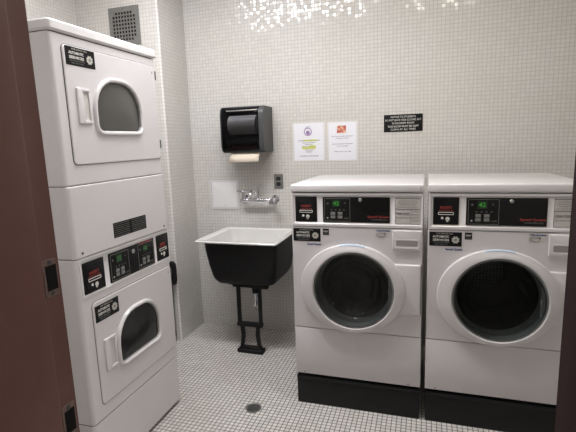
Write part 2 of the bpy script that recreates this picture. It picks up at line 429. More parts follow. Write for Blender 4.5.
def control_display(par, x0, x1, z0, z1, y, digits='42', dm='green'):
    """green digit window, two pairs of keys, thin grey outline"""
    w, h = x1-x0, z1-z0; cx = (x0+x1)/2
    b = bmesh.new()
    a = rrect2(x0, x1, z0, z1, .004, 3); i_ = rrect2(x0+.0016, x1-.0016, z0+.0016, z1-.0016, .003, 3)
    loft(b, [[(p[0], y+.0008, p[1]) for p in a], [(p[0], y-.0006, p[1]) for p in a], [(p[0], y-.0006, p[1]) for p in i_], [(p[0], y+.0008, p[1]) for p in i_]], False, False)
    o = link('display', b, M['greyp'], par)
    b = bmesh.new(); box(b, x0+w*.30, x0+w*.62, y-.0006, y+.0006, z0+h*.63, z0+h*.92); link('digit_window', b, M['dgreen'], o, smooth=False)
    lettering(digits, h*.25, M[dm], o, x0+w*.46, y-.001, z0+h*.775, bold=.0004)
    for u, v, q in [(.28+.16*k, .50, .035) for k in range(4)]+[(.13, .78, .05), (.8, .8, .035)]:
        b = bmesh.new(); disc(b, x0+w*u, y-.0004, z0+h*v, h*q, .001, 8); link('indicator_light', b, M['dimp'], o, smooth=False)
    for k in (0, 1):
        b = bmesh.new()
        for q in (0, 1):
            plate(b, rrect2(x0+w*(.24+.28*k), x0+w*(.42+.28*k), z0+h*(.12+.16*q), z0+h*(.25+.16*q), .002, 3), y+.001, y-.0015, .0006)
        link('keypad_button', b, M['greyp'], o)
    b = bmesh.new(); disc(b, x0+w*.12, y-.0006, z0+h*.14, h*.035, .001, 10); link('indicator_light', b, M['cream'], o, smooth=False)
    lettering('START', h*.09, M['greyp'], o, x0+w*.85, y-.0008, z0+h*.13, width=w*.18)
    return o

def lock(par, x, z, y, r=.009):
    b = bmesh.new(); loft(b, [[(x+rr*cos(2*pi*i/20), yy, z+rr*sin(2*pi*i/20)) for i in range(20)] for rr, yy in ((r, y+.002), (r, y-.003), (r*.8, y-.005), (r*.3, y-.0045))])
    return link('lock', b, M['steel'], par)

# ------------------------------------------------------------------ front-load washer
# local frame: x across (centre 0), front face at y = 0 looking -y, z from the black base up
ZB = 0.170
def washer(name, loc, label, digits, glass):
    r = empty(name, loc); tag(r, label, 'washing machine', 'front-load washers on black bases')
    X = lambda wx: wx-1.0205           # measured on the left machine
    Z = lambda wz: wz-ZB
    h = .3415
    # carcass behind the front panels
    b = bmesh.new()
    # front sheet of carcass has a round opening, so build it as sides + back + top + bottom + dark front frame
    box(b, -h, h, .60, .675, Z(.185), Z(1.225), .01); box(b, -h, -h+.02, .018, .62, Z(.185), Z(1.225), .004, 1); box(b, h-.02, h, .018, .62, Z(.185), Z(1.225), .004, 1)
    box(b, -h+.015, h-.015, .02, .62, Z(.186), Z(.20)); box(b, -h+.015, h-.015, .02, .62, Z(1.205), Z(1.224))
    link('cabinet', b, M['enamel'], r)
    # lid with rounded edges
    b = bmesh.new(); box(b, -h-.002, h+.002, -.006, .678, Z(1.2255), Z(1.268), .009, 4); link('top_lid', b, M['enamel_b'], r)
    # dark gap behind the panels
    # front panel with elliptical hole
    cx, cz, hr = X(1.012), Z(.705), .222
    b = bmesh.new(); n = 64
    def sq(i):
        a = 2*pi*i/n; c, s = cos(a), sin(a)
        x0, x1, z0, z1 = -h, h, Z(.4665), Z(1.041)
        ts = []
        if c > 1e-9: ts.append((x1-cx)/c)
        if c < -1e-9: ts.append((x0-cx)/c)
        if s > 1e-9: ts.append((z1-cz)/s)
        if s < -1e-9: ts.append((z0-cz)/s)
        t = min(ts); return (cx+c*t, cz+s*t)
    outer = [sq(i) for i in range(n)]
    # snap nearest samples to the four corners
    for q in ((-h, Z(.4665)), (h, Z(.4665)), (h, Z(1.041)), (-h, Z(1.041))):
        k = min(range(n), key=lambda i: (outer[i][0]-q[0])**2+(outer[i][1]-q[1])**2); outer[k] = q
    inner = [(cx+hr*cos(2*pi*i/n), cz+hr*sin(2*pi*i/n)) for i in range(n)]
    e = .003
    def shrink(p, d):
        return (max(-h+d, min(h-d, p[0])), max(Z(.4665)+d, min(Z(1.041)-d, p[1])))
    loft(b, [[(p[0], .02, p[1]) for p in outer], [(p[0], e, p[1]) for p in outer], [(q[0], 0, q[1]) for q in [shrink(p, e) for p in outer]],
             [(p[0], 0, p[1]) for p in inner], [(p[0], .05, p[1]) for p in inner]], False, False)
    link('front_panel', b, M['enamel'], r)
    # seam shadow strips are real gaps: a dark inner frame sits behind them
    for ya, yb_, za, zb in ((.021, .024, .455, .478), (.021, .024, 1.030, 1.055), (.014, .03, 1.215, 1.2262)): bxo('inner_frame', M['seam'], r, -h+.004, h-.004, ya, yb_, Z(za), Z(zb))
    bxo('lower_panel', M['enamel'], r, -h, h, 0, .02, Z(.186), Z(.4635), bev=.003)
    for sx in (X(.731), X(1.30)):
        b = bmesh.new(); disc(b, sx, -.0015, Z(.1935)+.003, .0035, .004, 12); link('screw', b, M['dgrey'], r)
    # control panel: frame with a shallow tray
    b = bmesh.new()
    o1 = rrect2(-h, h, Z(1.0445), Z(1.2215), .006, 4); o2 = rrect2(X(.691), X(1.357), Z(1.058), Z(1.211), .006, 4)
    o3 = rrect2(X(.696), X(1.352), Z(1.063), Z(1.206), .005, 4)
    loft(b, [[(p[0], .02, p[1]) for p in o1], [(p[0], .002, p[1]) for p in o1], [(p[0]*.997, -.002, p[1]) for p in o1], [(p[0], -.002, p[1]) for p in o2], [(p[0], .003, p[1]) for p in o3]], True, True)
    cp = link('control_panel', b, M['enamel_b'], r)
    coin_plate(cp, X(.702), X(.821), Z(1.068), Z(1.203), .002)
    dp = flat('display_panel', M['black'], cp, X(.853), X(1.20), Z(1.068), Z(1.201), .003, .004, 0, .001)
    control_display(dp, X(.862), X(.998), Z(1.073), Z(1.194), -.0006, digits)
    lock(dp, X(1.050), Z(1.186), 0)
    lettering('Speed Queen', .0155, M['red'], dp, X(1.142), -.0008, Z(1.0995), width=.108, bold=.0005)
    lettering('COMMERCIAL', .009, M['greyp'], dp, X(1.148), -.0008, Z(1.084), width=.082)
    ip = flat('instruction_plate', M['panelgrey'], cp, X(1.225), X(1.347), Z(1.068), Z(1.202), .002, .004, .0005)
    b = bmesh.new(); box(b, X(1.227), X(1.345), -.0004, .001, Z(1.194), Z(1.199)); box(b, X(1.227), X(1.345), -.0004, .001, Z(1.139), Z(1.1435))
    box(b, X(1.226), X(1.2275), -.0004, .001, Z(1.07), Z(1.20)); box(b, X(1.302), X(1.3035), -.0004, .001, Z(1.07), Z(1.14)); link('printed_rule', b, M['greyp'], ip, smooth=False)
    for q, (zz, ww) in enumerate(((1.184, .09), (1.174, .10), (1.164, .08), (1.153, .095))):
        lettering('Load clothes then add soap', .008, M['greyp'], ip, X(1.286), -.0002, Z(zz), width=ww)
    lettering('WASH CYCLES', .016, M['greyp'], ip, X(1.264), -.0002, Z(1.118), width=.062, bold=.0006)
    lettering('Hot warm cold', .008, M['greyp'], ip, X(1.264), -.0002, Z(1.100), width=.065)
    for zz in (1.13, 1.115, 1.10, 1.085): lettering('normal', .009, M['greyp'], ip, X(1.324), -.0002, Z(zz), width=.032)
    # stickers under the control panel
    service_label(r, X(.687), X(.838), Z(.960), Z(1.031), -.0002)
    o = flat('energy_sticker', M['blackp'], r, X(.851), X(.884), Z(.997), Z(1.031), .001, .0008, -.0008)
    lettering('star', .017, M['white'], o, X(.8675), -.001, Z(1.018), width=.026); lettering('energy', .010, M['greyp'], o, X(.8675), -.001, Z(1.004), width=.026)
    lettering('Speed Queen', .0135, M['bluep'], r, X(.803), -.0006, Z(.945), width=.078, bold=.0006)
    o = flat('patent_sticker', M['panelgrey'], r, X(1.128), X(1.206), Z(.992), Z(1.034), .002, .0006, -.0003)
    lettering('THIS MACHINE', .009, M['bluep'], o, X(1.167), -.0006, Z(1.0275), width=.068, bold=.0006)
    b = bmesh.new()
    tube(b, [(X(1.155)+.022*cos(a), -.0012, Z(1.008)+.010*sin(a)) for a in [2*pi*k/16 for k in range(17)]], .0012, 6)
    disc(b, X(1.175), -.0016, Z(1.014), .005, .001, 10); link('pictogram', b, M['greyp'], o, smooth=False)
    # detergent drawer
    b = bmesh.new(); plate(b, rrect2(X(1.213), X(1.357), Z(.930), Z(1.034), .006), .004, -.008, .004)
    dd = link('detergent_drawer', b, M['enamel_b'], r)
    b = bmesh.new(); g0 = rrect2(X(1.226), X(1.344), Z(.942), Z(.987), .008); g1 = rrect2(X(1.232), X(1.338), Z(.952), Z(.981), .006)
    loft(b, [[(p[0], -.0075, p[1]) for p in g0], [(p[0], -.0100, p[1]) for p in g0], [(p[0], -.0100, p[1]) for p in rrect2(X(1.229), X(1.341), Z(.946), Z(.984), .007)], [(p[0], -.0082, p[1]) for p in g1]], False, True)
    link('drawer_grip', b, [M['enamel_b']], dd)
    b = bmesh.new(); plate(b, g1, -.008, -.0088); link('grip_recess', b, M['panelgrey2'], dd)
    # pull panel at the right of the door
    # door: fat ring, wider to the sides than at the bottom
    b = bmesh.new(); n = 96
    pc = (X(1.004), Z(.7115))
    def el(cx_, cz_, ax, az, y): return [(cx_+ax*cos(2*pi*i/n), y, cz_+az*sin(2*pi*i/n)) for i in range(n)]
    rings = [el(pc[0], pc[1], .277, .242, -.0005), el(pc[0], pc[1], .277, .242, -.0190), el(pc[0], pc[1], .2762, .2413, -.0215), el(pc[0], pc[1], .274, .2395, -.0235),
             el(pc[0], pc[1], .270, .237, -.0245), el(pc[0]+.001, pc[1]-.001, .258, .2315, -.0265), el(cx-.002, cz+.002, .240, .225, -.033), el(cx, cz, .222, .2155, -.036), el(cx, cz, .217, .212, -.036), el(cx, cz, .213, .208, -.028), el(cx, cz, .211, .206, .0), el(cx, cz, .21, .205, .04)]
    loft(b, rings, False, False)
    dr = link('door', b, M['enamel'], r)
    # pale steel band inside the ring
    b = bmesh.new(); loft(b, [el(cx, cz, .2125, .2075, -.028), el(cx, cz, .206, .201, -.031), el(cx, cz, .203, .198, -.026), el(cx, cz, .198, .193, -.005), el(cx, cz, .200, .195, .03)], False, False)
    link('door_trim_ring', b, M['trim'], dr)
    # glass bowl
    b = bmesh.new(); prof = [(.206, -.026), (.199, -.032), (.192, -.030)]
    # pressed glass: a stepped dish with concentric ledges
    prof += [(.187, -.020), (.180, .000), (.172, .016), (.166, .022), (.158, .0235), (.151, .0225), (.146, .026), (.140, .038), (.133, .047), (.126, .050), (.116, .0515),
             (.108, .050), (.103, .053), (.097, .060), (.090, .064), (.080, .066), (.068, .0655), (.062, .068), (.054, .072), (.044, .074), (.030, .0752), (.015, .0756)]
    loft(b, [el(cx, cz, rr, rr*.985, yy) for rr, yy in prof], False, True)
    link('door_glass', b, glass, dr)
    # flat pull panel
    b = bmesh.new(); plate(b, rrect2(X(1.195), X(1.355), Z(.590), Z(.857), (.004, .006, .008, .004)), .0, -.016, .006)
    link('pull_panel', b, M['enamel'], dr)
    b = bmesh.new(); box(b, X(1.3565), X(1.3590), -.0012, .001, Z(.590), Z(.858)); link('panel_gap', b, M['seam'], r, smooth=False)
    b = bmesh.new(); box(b, h-.014, h-.0115, -.0065, -.004, Z(1.236), Z(1.256)); link('lid_mark', b, M['dimp'], r, smooth=False)
    # blue film strip on top of the ring
    b = bmesh.new(); A0, A1 = pi/2-.26, pi/2+.22
    rr_ = []
    for (ax, az, y) in ((.2775, .2425, -.012), (.2773, .2423, -.0190), (.2764, .2416, -.0218), (.2742, .2399, -.0240), (.2700, .2373, -.0250)):
        rr_.append([(pc[0]+ax*cos(A0+(A1-A0)*i/20), y-.0006, pc[1]+az*sin(A0+(A1-A0)*i/20)+.0004) for i in range(21)])
    loft(b, rr_, False, False, closed=False); link('blue_film', b, M['bluefilm'], dr)
    # rubber gasket and drum
    b = bmesh.new(); loft(b, [el(cx, cz, .222, .222, .04), el(cx, cz, .20, .20, .05), el(cx, cz, .188, .188, .062), el(cx, cz, .196, .196, .09), el(cx, cz, .22, .22, .10)], False, False)
    link('door_gasket', b, M['gasket'], r)
    b = bmesh.new(); loft(b, [el(cx, cz, .20, .20, .10), el(cx, cz, .27, .27, .11), el(cx, cz, .275, .275, .13), el(cx, cz, .275, .275, .52), el(cx, cz, .26, .26, .54), el(cx, cz, .12, .12, .53), el(cx, cz, .10, .10, .51)], False, True)
    for k in range(3):
        a = radians(100+120*k); c, s = cos(a), sin(a)
        q = [(-.05, .272), (-.018, .20), (.018, .20), (.05, .272)]
        loft(b, [[(cx+u*s+v*c, y, cz-u*c+v*s) for u, v in q] for y in (.14, .50)])
    link('drum', b, M['drum'], r)
    # feet
    for fx in (-.29, .29):
        for fy in (.06, .60):
            b = bmesh.new(); loft(b, [[(fx+rr*cos(2*pi*i/16), fy+rr*sin(2*pi*i/16), z) for i in range(16)] for rr, z in ((.022, 0), (.022, .008), (.012, .0165))]); link('foot', b, M['rubber'], r)
    return r

M['panelgrey2'] = mat('grey_recess_plastic', (0.33, 0.31, 0.30), 0.5)
W1X, W2X, WY = 1.0205, 1.7265, -0.9196
def machine_base(name, x, label):
    b = bmesh.new(); h = .338
    # hollow steel plinth with turned lip
    box(b, -h, h, 0.004, .66, 0, .158, .004); box(b, -h-.001, h+.001, 0.0, .664, .150, .170, .004)
    o = link(name, b, M['base'], None, loc=(x, WY, 0)); tag(o, label, 'appliance base', 'black steel bases under the washers'); return o
machine_base('washer_base', W1X, 'low black steel base under the washer beside the sink')
machine_base('washer_base', W2X, 'low black steel base under the washer nearest the right door frame')
washer('washing_machine', (W1X, WY, ZB), 'white front-load washer with round door, beside the black sink', '42', M['glass_a'])
washer('washing_machine', (W2X, WY, ZB), 'white front-load washer with round door, cut off by the right door frame', '42', M['glass_b'])

# ------------------------------------------------------------------ stacked dryer
# local frame as for the washers, turned so that the front looks +x
DXF, DYC = 0.014, -1.427
dry = empty('stacked_dryer', (DXF, DYC, 0), pi/2); dry.rotation_euler.y = -0.0065   # stands very slightly out of plumb
tag(dry, 'tall white stacked double dryer with two dark windows against the left wall', 'dryer')
L_ = lambda wy: wy+1.4385
h = .3415
def rbody(b, x0, x1, y0, y1, z0, z1, r, mi=0, ez=.004):
    """box with large rounded vertical front edges"""
    def ring(z, i):
        o = []
        for (cx, cy, a0) in ((x0+r, y0+r, pi), (x1-r, y0+r, 1.5*pi)):
            for k in range(7):
                a = a0+pi/2*k/6; o.append((cx+(r-i)*cos(a), cy+(r-i)*sin(a), z))
        o += [(x1-i, y1, z), (x0+i, y1, z)]
        return o
    loft(b, [ring(z0, ez), ring(z0+ez, 0), ring(z1-ez, 0), ring(z1, ez)], mi=mi)
RV = .018
b = bmesh.new(); rbody(b, -h, h, .001, .70, 1.345, 1.934, RV); link('upper_cabinet', b, M['enamel'], dry)
b = bmesh.new(); rbody(b, -h-.004, h+.012, -.010, .703, 1.937, 1.980, RV-.002, ez=.008); link('top_cap', b, M['enamel_b'], dry)
for za, zb in ((1.335, 1.348), (1.928, 1.940), (.285, .299)):
    b = bmesh.new(); rbody(b, -h+.004, h-.004, .006, .69, za, zb, RV); link('inner_frame', b, M['seam'], dry)
b = bmesh.new(); rbody(b, -h, h, -.004, .70, 1.0435, 1.3425, RV); mp = link('middle_panel', b, M['enamel'], dry)
b = bmesh.new(); rbody(b, -h, h, 0, .70, .2935, 1.040, RV); link('lower_cabinet', b, M['enamel'], dry)
b = bmesh.new(); rbody(b, -h, h, .001, .70, .022, .290, RV); link('kick_panel', b, M['enamel'], dry)
for fx in (-.28, .28):
    for fy in (.06, .64):
        b = bmesh.new(); loft(b, [[(fx+rr*cos(2*pi*i/16), fy+rr*sin(2*pi*i/16), z) for i in range(16)] for rr, z in ((.022, 0), (.022, .010), (.012, .03))]); link('foot', b, M['rubber'], dry)
# plate of instructions above the controls
ip = flat('instruction_plate', M['blackp'], mp, L_(-1.538), L_(-1.293), 1.083, 1.152, .001, -.003, -.0052)
for q, zz in enumerate((1.145, 1.135, 1.126, 1.117, 1.108, 1.099, 1.090)):
    for k in (0, 1):
        lettering('Clean lint filter before each load' if q % 2 else 'Do not dry rubber or foam items', .0062, M['greyp'], ip, L_(-1.478+.125*k), -.0056, zz, width=.106)
for sx in (-.30, .30):
    b = bmesh.new(); disc(b, sx, -.0065, 1.064, .005, .004, 12); link('screw', b, M['dgrey'], mp)
# control panel
b = bmesh.new()
o1 = rrect2(-h+.018, h-.006, .872, 1.036, .005, 4); o2 = rrect2(-.314, .330, .879, 1.029, .004, 4); o3 = rrect2(-.311, .327, .882, 1.026, .003, 4)
loft(b, [[(p[0], .004, p[1]) for p in o1], [(p[0], -.003, p[1]) for p in o1], [(p[0], -.003, p[1]) for p in o2], [(p[0], -.0005, p[1]) for p in o3]], True, True)
cp = link('control_panel', b, M['enamel_b'], dry)
coin_plate(cp, L_(-1.748), L_(-1.622), .884, 1.020, -.002)
coin_plate(cp, L_(-1.219), L_(-1.110), .886, 1.022, -.002)
dp = flat('display_panel', M['black'], cp, L_(-1.588), L_(-1.243), .884, 1.021, .003, 0, -.004, .001)
control_display(dp, L_(-1.580), L_(-1.452), .890, 1.012, -.0046, '38', 'faint')
control_display(dp, L_(-1.378), L_(-1.252), .890, 1.012, -.0046, '40', 'faint')
lock(dp, L_(-1.415), .992, -.004, .011)
lettering('Speed Queen', .012, M['red'], dp, L_(-1.315), -.0048, 1.0165, width=.10, bold=.0003)

def ddoor(x0, x1, z0, z1, wx0, wx1, wz0, wz1, hx0, hx1, hz0, hz1, lab, gm, label):
    # dark outline gap, then the door skin
    b = bmesh.new(); plate(b, rrect2(x0-.0022, x1+.0022, z0-.0022, z1+.0022, .022), .002, -.0012); g = link('door_gap', b, M['dimp'], dry)
    wr = (.05, .05, .145, .145)
    b = bmesh.new(); n = 28
    outer = rrect2(x0, x1, z0, z1, .02); inner = rrect2(wx0+.012, wx1-.012, wz0+.012, wz1-.012, wr)
    e = .003
    oe = [(p[0]*(1-.006), p[1]) for p in outer]
    oi = rrect2(x0+e, x1-e, z0+e, z1-e, .018)
    loft(b, [[(p[0], 0, p[1]) for p in outer], [(p[0], -.008, p[1]) for p in outer], [(p[0], -.011, p[1]) for p in oi], [(p[0], -.011, p[1]) for p in inner], [(p[0], 0, p[1]) for p in inner]], False, False)
    d = link('door', b, M['enamel'], dry)
    if label: d['label'] = label
    d.location.y = .006
    # raised window frame
    b = bmesh.new()
    def rr(i, y):
        return [(p[0], y, p[1]) for p in rrect2(wx0+i, wx1-i, wz0+i, wz1-i, tuple(max(q-i, .01) for q in wr))]
    loft(b, [rr(0, -.010), rr(.001, -.018), rr(.006, -.024), rr(.013, -.024), rr(.019, -.019), rr(.021, -.008), rr(.021, -.004)], False, False)
    link('window_frame', b, M['enamel_b'], d)
    b = bmesh.new(); plate(b, [(p[0], p[2]) for p in rr(.021, 0)], -.003, -.008, .002); link('window_glass', b, gm, d)
    b = bmesh.new(); loft(b, [rr(.0205, -.0135), rr(.0205, -.0075), rr(.0255, -.0075), rr(.0255, -.010)], False, False); link('window_gasket', b, M['rubber'], d)
    # handle: C-shaped pull with a scooped right side
    w = hx1-hx0
    b = bmesh.new()
    hp = rrect2(hx0, hx1, hz0, hz1, .006); hin = rrect2(hx0+w*.42, hx1+.001, hz0+.014, hz1-.014, .005)
    plate(b, rrect2(hx0, hx0+w*.44, hz0, hz1, .006), -.010, -.020, .004)
    box(b, hx0+w*.3, hx1, -.020, -.010, hz1-.014, hz1, .004); box(b, hx0+w*.3, hx1, -.020, -.010, hz0, hz0+.014, .004); box(b, hx1-.010, hx1, -.018, -.010, hz0+.006, hz1-.006, .003)
    hd = link('handle', b, M['enamel_b'], d)
    b = bmesh.new(); plate(b, hin, -.0105, -.0118); link('handle_recess', b, M['panelgrey'], hd)
    service_label(d, *lab, -.0114)
    lettering('B', .016, M['dimp'], d, x1-.028, -.0114, z1-.035)
    for zz in (z1-.045, z0+.075):
        b = bmesh.new(); box(b, x1-.005, x1+.0045, -.014, -.002, zz-.022, zz+.022, .002); link('hinge', b, M['dgrey'], d)
    return d
ddoor(L_(-1.724), L_(-1.108), 1.427, 1.897, L_(-1.588), L_(-1.250), 1.545, 1.799, L_(-1.678), L_(-1.602), 1.592, 1.736, (L_(-1.712), L_(-1.550), 1.821, 1.893), M['dglass'], 'upper door with grey window')
ddoor(L_(-1.718), L_(-1.108), .358, .836, L_(-1.596), L_(-1.246), .470, .733, L_(-1.676), L_(-1.602), .500, .652, (L_(-1.708), L_(-1.556), .742, .816), M['dglass2'], 'lower door with black window')

# ------------------------------------------------------------------ utility sink
sk = empty('utility_sink', (0.148, -0.28, 0)); tag(sk, 'white enamelled utility sink with black outside on a black iron stand', 'sink')
def rr3(x0, x1, y0, y1, r, z, seg=6):
    return [(a, b_, z) for a, b_ in rrect2(x0, x1, y0, y1, r, seg)]
b = bmesh.new()   # black outside
o = [(-.247, .292, -.232, .245, .035, .828), (-.241, .288, -.228, .243, .038, .76), (-.226, .276, -.219, .240, .042, .66), (-.212, .264, -.211, .235, .05, .585), (-.203, .255, -.204, .230, .055, .555), (-.186, .238, -.190, .215, .06, .530), (-.150, .20, -.160, .185, .06, .517), (-.10, .15, -.10, .15, .05, .514)]
loft(b, [rr3(*q[:5], q[5]) for q in o], cap0=False); link('basin', b, M['iron'], sk)
b = bmesh.new()   # white rim and inside
o = [(-.262, .288, -.238, .252, .03, .826), (-.290, .300, -.262, .262, .022, .830), (-.295, .304, -.266, .264, .022, .838), (-.290, .299, -.261, .261, .022, .8445), (-.262, .282, -.236, .236, .03, .843),
     (-.238, .270, -.214, .228, .045, .838), (-.232, .262, -.208, .224, .05, .80), (-.215, .245, -.190, .215, .06, .66), (-.19, .22, -.17, .20, .07, .58), (-.15, .18, -.13, .16, .06, .556), (-.03, .06, -.03, .05, .03, .548)]
loft(b, [rr3(*q[:5], q[5]) for q in o], cap0=False, cap1=True)
# split black shell away: rim underside stays white
link('basin_lining', b, M['sinkw'], sk)
b = bmesh.new(); loft(b, [[(.015+rr*cos(2*pi*i/20), .01+rr*sin(2*pi*i/20), z) for i in range(20)] for rr, z in ((.03, .546), (.03, .551), (.012, .549))]); link('sink_strainer', b, M['chrome'], sk)
SX = lambda x: x-.148
SY = lambda y: y+.28
b = bmesh.new()   # iron stand: upper frame, crosspiece, waisted lower frame, foot
yc = SY(-.40)
for x0, x1 in ((.092, .116), (.255, .276)): box(b, SX(x0), SX(x1), yc-.014, yc+.014, .205, .53, .003)
box(b, SX(.086), SX(.280), yc-.020, yc+.020, .197, .226, .006)
for s, xa, xb, xc in ((1, .122, .128, .112), (-1, .244, .238, .254)):
    def q(x, z): return [(SX(x)-.012, yc-.012, z), (SX(x)+.012, yc-.012, z), (SX(x)+.012, yc+.012, z), (SX(x)-.012, yc+.012, z)]
    loft(b, [q(xa, .200), q(xb, .13), q((xb+xc)/2, .07), q(xc, .03)])
box(b, SX(.084), SX(.282), yc-.034, yc+.034, 0, .030, .008, 3)
box(b, SX(.100), SX(.266), yc-.022, yc+.022, .026, .044, .006, 3)
box(b, SX(.08), SX(.30), yc-.05, yc+.05, .500, .53, .006)
box(b, SX(.276), SX(.335), yc-.02, yc+.02, .485, .512, .008)
tube(b, [(SX(.03), yc, .53), (SX(.04), yc, .505), (SX(.06), yc, .505), (SX(.07), yc, .53)], .007)
link('stand', b, M['iron'], sk)
b = bmesh.new(); py = SY(-.33)
tube(b, [(SX(.205), py, .53), (SX(.205), py, .47), (SX(.205), py, .425)], [.030, .026, .022], 16); box(b, SX(.168), SX(.243), py-.035, py+.035, .497, .512, .005)
link('tailpiece', b, M['iron'], sk)
b = bmesh.new()
pts = [(SX(.205), py, .43), (SX(.205), py, .36)] + [(SX(.205), py+.045-.045*cos(a), .34-.045*sin(a)) for a in [k*pi/8 for k in range(9)]] + [(SX(.205), py+.09, .39)] + [(SX(.205), py+.09+.03-.03*cos(a), .40+.03*sin(a)) for a in [k*pi/10 for k in range(1, 6)]] + [(SX(.205), SY(-.001), .43)]
tube(b, pts, .016, 14)
tube(b, [(SX(.205), py, .405), (SX(.205), py, .385)], .021, 14)
link('trap_pipe', b, M['chrome'], sk)

# ------------------------------------------------------------------ faucet on the back wall
fc = empty('wall_faucet', (.128, 0, 1.065)); fc.scale = (1.12, 1, 1.12); tag(fc, 'chrome two-handled faucet on the tiled wall above the sink', 'faucet')
b = bmesh.new()
tube(b, [(-.105, -.055, 0), (-.05, -.058, -.003), (.05, -.058, -.003), (.125, -.055, 0)], [.013, .016, .016, .013], 14)
for x in (-.09, .125):
    tube(b, [(x, -.055, 0), (x, -.012, 0)], .013, 14); tube(b, [(x, -.012, 0), (x, -.001, 0)], [.020, .030], 18)
link('valve_body', b, M['chrome'], fc)
def handle(x, z, lever):
    b = bmesh.new()
    tube(b, [(x, -.06, z), (x, -.075, z+.002), (x, -.095, z+.004)], [.014, .011, .009], 12)
    if lever:
        tube(b, [(x, -.06, z), (x, -.062, z+.03), (x, -.066, z+.055)], [.016, .013, .015], 12)
        for k in range(4):
            a = pi/4*0+pi/2*k
            tube(b, [(x, -.066, z+.058), (x+.045*cos(a), -.066+.03*sin(a), z+.060)], [.007, .006], 8)
    else:
        for k in range(5):
            a = 2*pi*k/5+.3
            tube(b, [(x, -.095, z), (x+.026*cos(a), -.095, z+.026*sin(a))], [.009, .010], 8)
        loft(b, [[(x+rr*cos(2*pi*i/20), yy, z+rr*sin(2*pi*i/20)) for i in range(20)] for rr, yy in ((.020, -.088), (.031, -.092), (.031, -.100), (.018, -.106))])
    return link('tap_handle', b, M['chrome'], fc)
handle(-.085, .004, True); handle(.140, -.010, False)
b = bmesh.new()
tube(b, [(.005, -.058, 0), (.005, -.062, .035), (.005, -.075, .060), (.005, -.11, .072), (.005, -.15, .066), (.005, -.17, .045), (.005, -.172, .025)], [.013, .011, .010, .010, .010, .011, .012], 12)
link('spout', b, M['chrome'], fc)
b = bmesh.new(); tube(b, [(.020, -.05, .012), (.026, -.05, .09)], .004, 8); tube(b, [(-.015, -.05, .093), (.06, -.05, .090)], [.005, .006], 8); tube(b, [(.026, -.05, .09), (.026, -.001, .105)], .004, 8)
link('spout_brace', b, M['chrome'], fc)

# ------------------------------------------------------------------ access panel, outlet, vent, drain, fixture
ap = empty('access_panel', (-.155, 0, 1.10)); tag(ap, 'square white access panel on the tiled wall left of the faucet', 'access panel')
b = bmesh.new(); a = rrect2(-.122, .122, -.116, .117, .004, 3); i_ = rrect2(-.108, .108, -.102, .103, .002, 3)
loft(b, [[(p[0], -.0005, p[1]) for p in a], [(p[0], -.006, p[1]) for p in a], [(p[0], -.007, p[1]) for p in i_], [(p[0], -.001, p[1]) for p in i_]], False, False); link('panel_frame', b, M['enamel'], ap)
flat('panel_door', M['panelwhite'], ap, -.106, .106, -.100, .101, .002, -.0005, -.0045, .001)
b = bmesh.new(); disc(b, .0, -.006, -.085, .006, .002, 12); link('panel_latch', b, M['enamel'], ap)

ou = empty('power_outlet', (.3025, 0, 1.2045)); tag(ou, 'steel double power outlet on the wall above the faucet', 'outlet')
flat('cover_plate', M['plate'], ou, -.036, .036, -.056, .056, .004, -.0005, -.006, .002)
for dz in (-.0205, .0205):
    b = bmesh.new(); plate(b, rrect2(-.017, .017, dz-.0145, dz+.0145, .012), -.0055, -.0085, .001); so = link('socket', b, M['black'], ou)
    b = bmesh.new()
    for x in (-.006, .006): box(b, x-.001, x+.001, -.0095, -.008, dz-.001, dz+.007)
    disc(b, 0, -.0092, dz-.007, .0025, .001, 10); link('socket_slot', b, M['greyp'], so, smooth=False)
b = bmesh.new(); disc(b, 0, -.0072, 0, .003, .002, 10); link('screw', b, M['steel'], ou)

ve = empty('wall_vent', (-.6885, CY, 2.3415)); tag(ve, 'square grey metal vent grille high on the tiled wall above the dryer', 'vent')
b = bmesh.new(); nx = 31; cell = .252/nx; hz = .262/nx
hole = set()
for i in range(nx):
    for j in range(nx):
        gi, gj = (i-4)//3, (j-4)//3
        inside = 0 <= gi < 8 and 0 <= gj < 8 and (i-4) % 3 != 2 and (j-4) % 3 != 2 and 4 <= i < 27 and 4 <= j < 27
        u, v = gi-3.5, gj-3.5
        if inside and abs(u)+abs(v) < 6.5: hole.add((i, j))
V = {}
def gv(i, j, y):
    k = (i, j, y)
    if k not in V: V[k] = b.verts.new((-.126+i*cell, y, -.131+j*hz))
    return V[k]
yf, yb = -.007, -.0025
for i in range(nx):
    for j in range(nx):
        if (i, j) in hole: continue
        b.faces.new((gv(i, j, yf), gv(i+1, j, yf), gv(i+1, j+1, yf), gv(i, j+1, yf)))
        for (di, dj, e0, e1) in ((-1, 0, (i, j), (i, j+1)), (1, 0, (i+1, j), (i+1, j+1)), (0, -1, (i, j), (i+1, j)), (0, 1, (i, j+1), (i+1, j+1))):
            ni, nj = i+di, j+dj
            if (ni, nj) in hole or not (0 <= ni < nx and 0 <= nj < nx):
                b.faces.new((gv(*e0, yf), gv(*e1, yf), gv(*e1, yb), gv(*e0, yb)))
link('grille_plate', b, M['plate'], ve, smooth=False)
bxo('vent_opening', M['seam'], ve, -.122, .122, -.0024, -.0004, -.127, .127)
for x, z in ((0, .118), (0, -.118)):
    b = bmesh.new(); disc(b, x, -.009, z, .004, .003, 10); link('screw', b, M['dgrey'], ve)

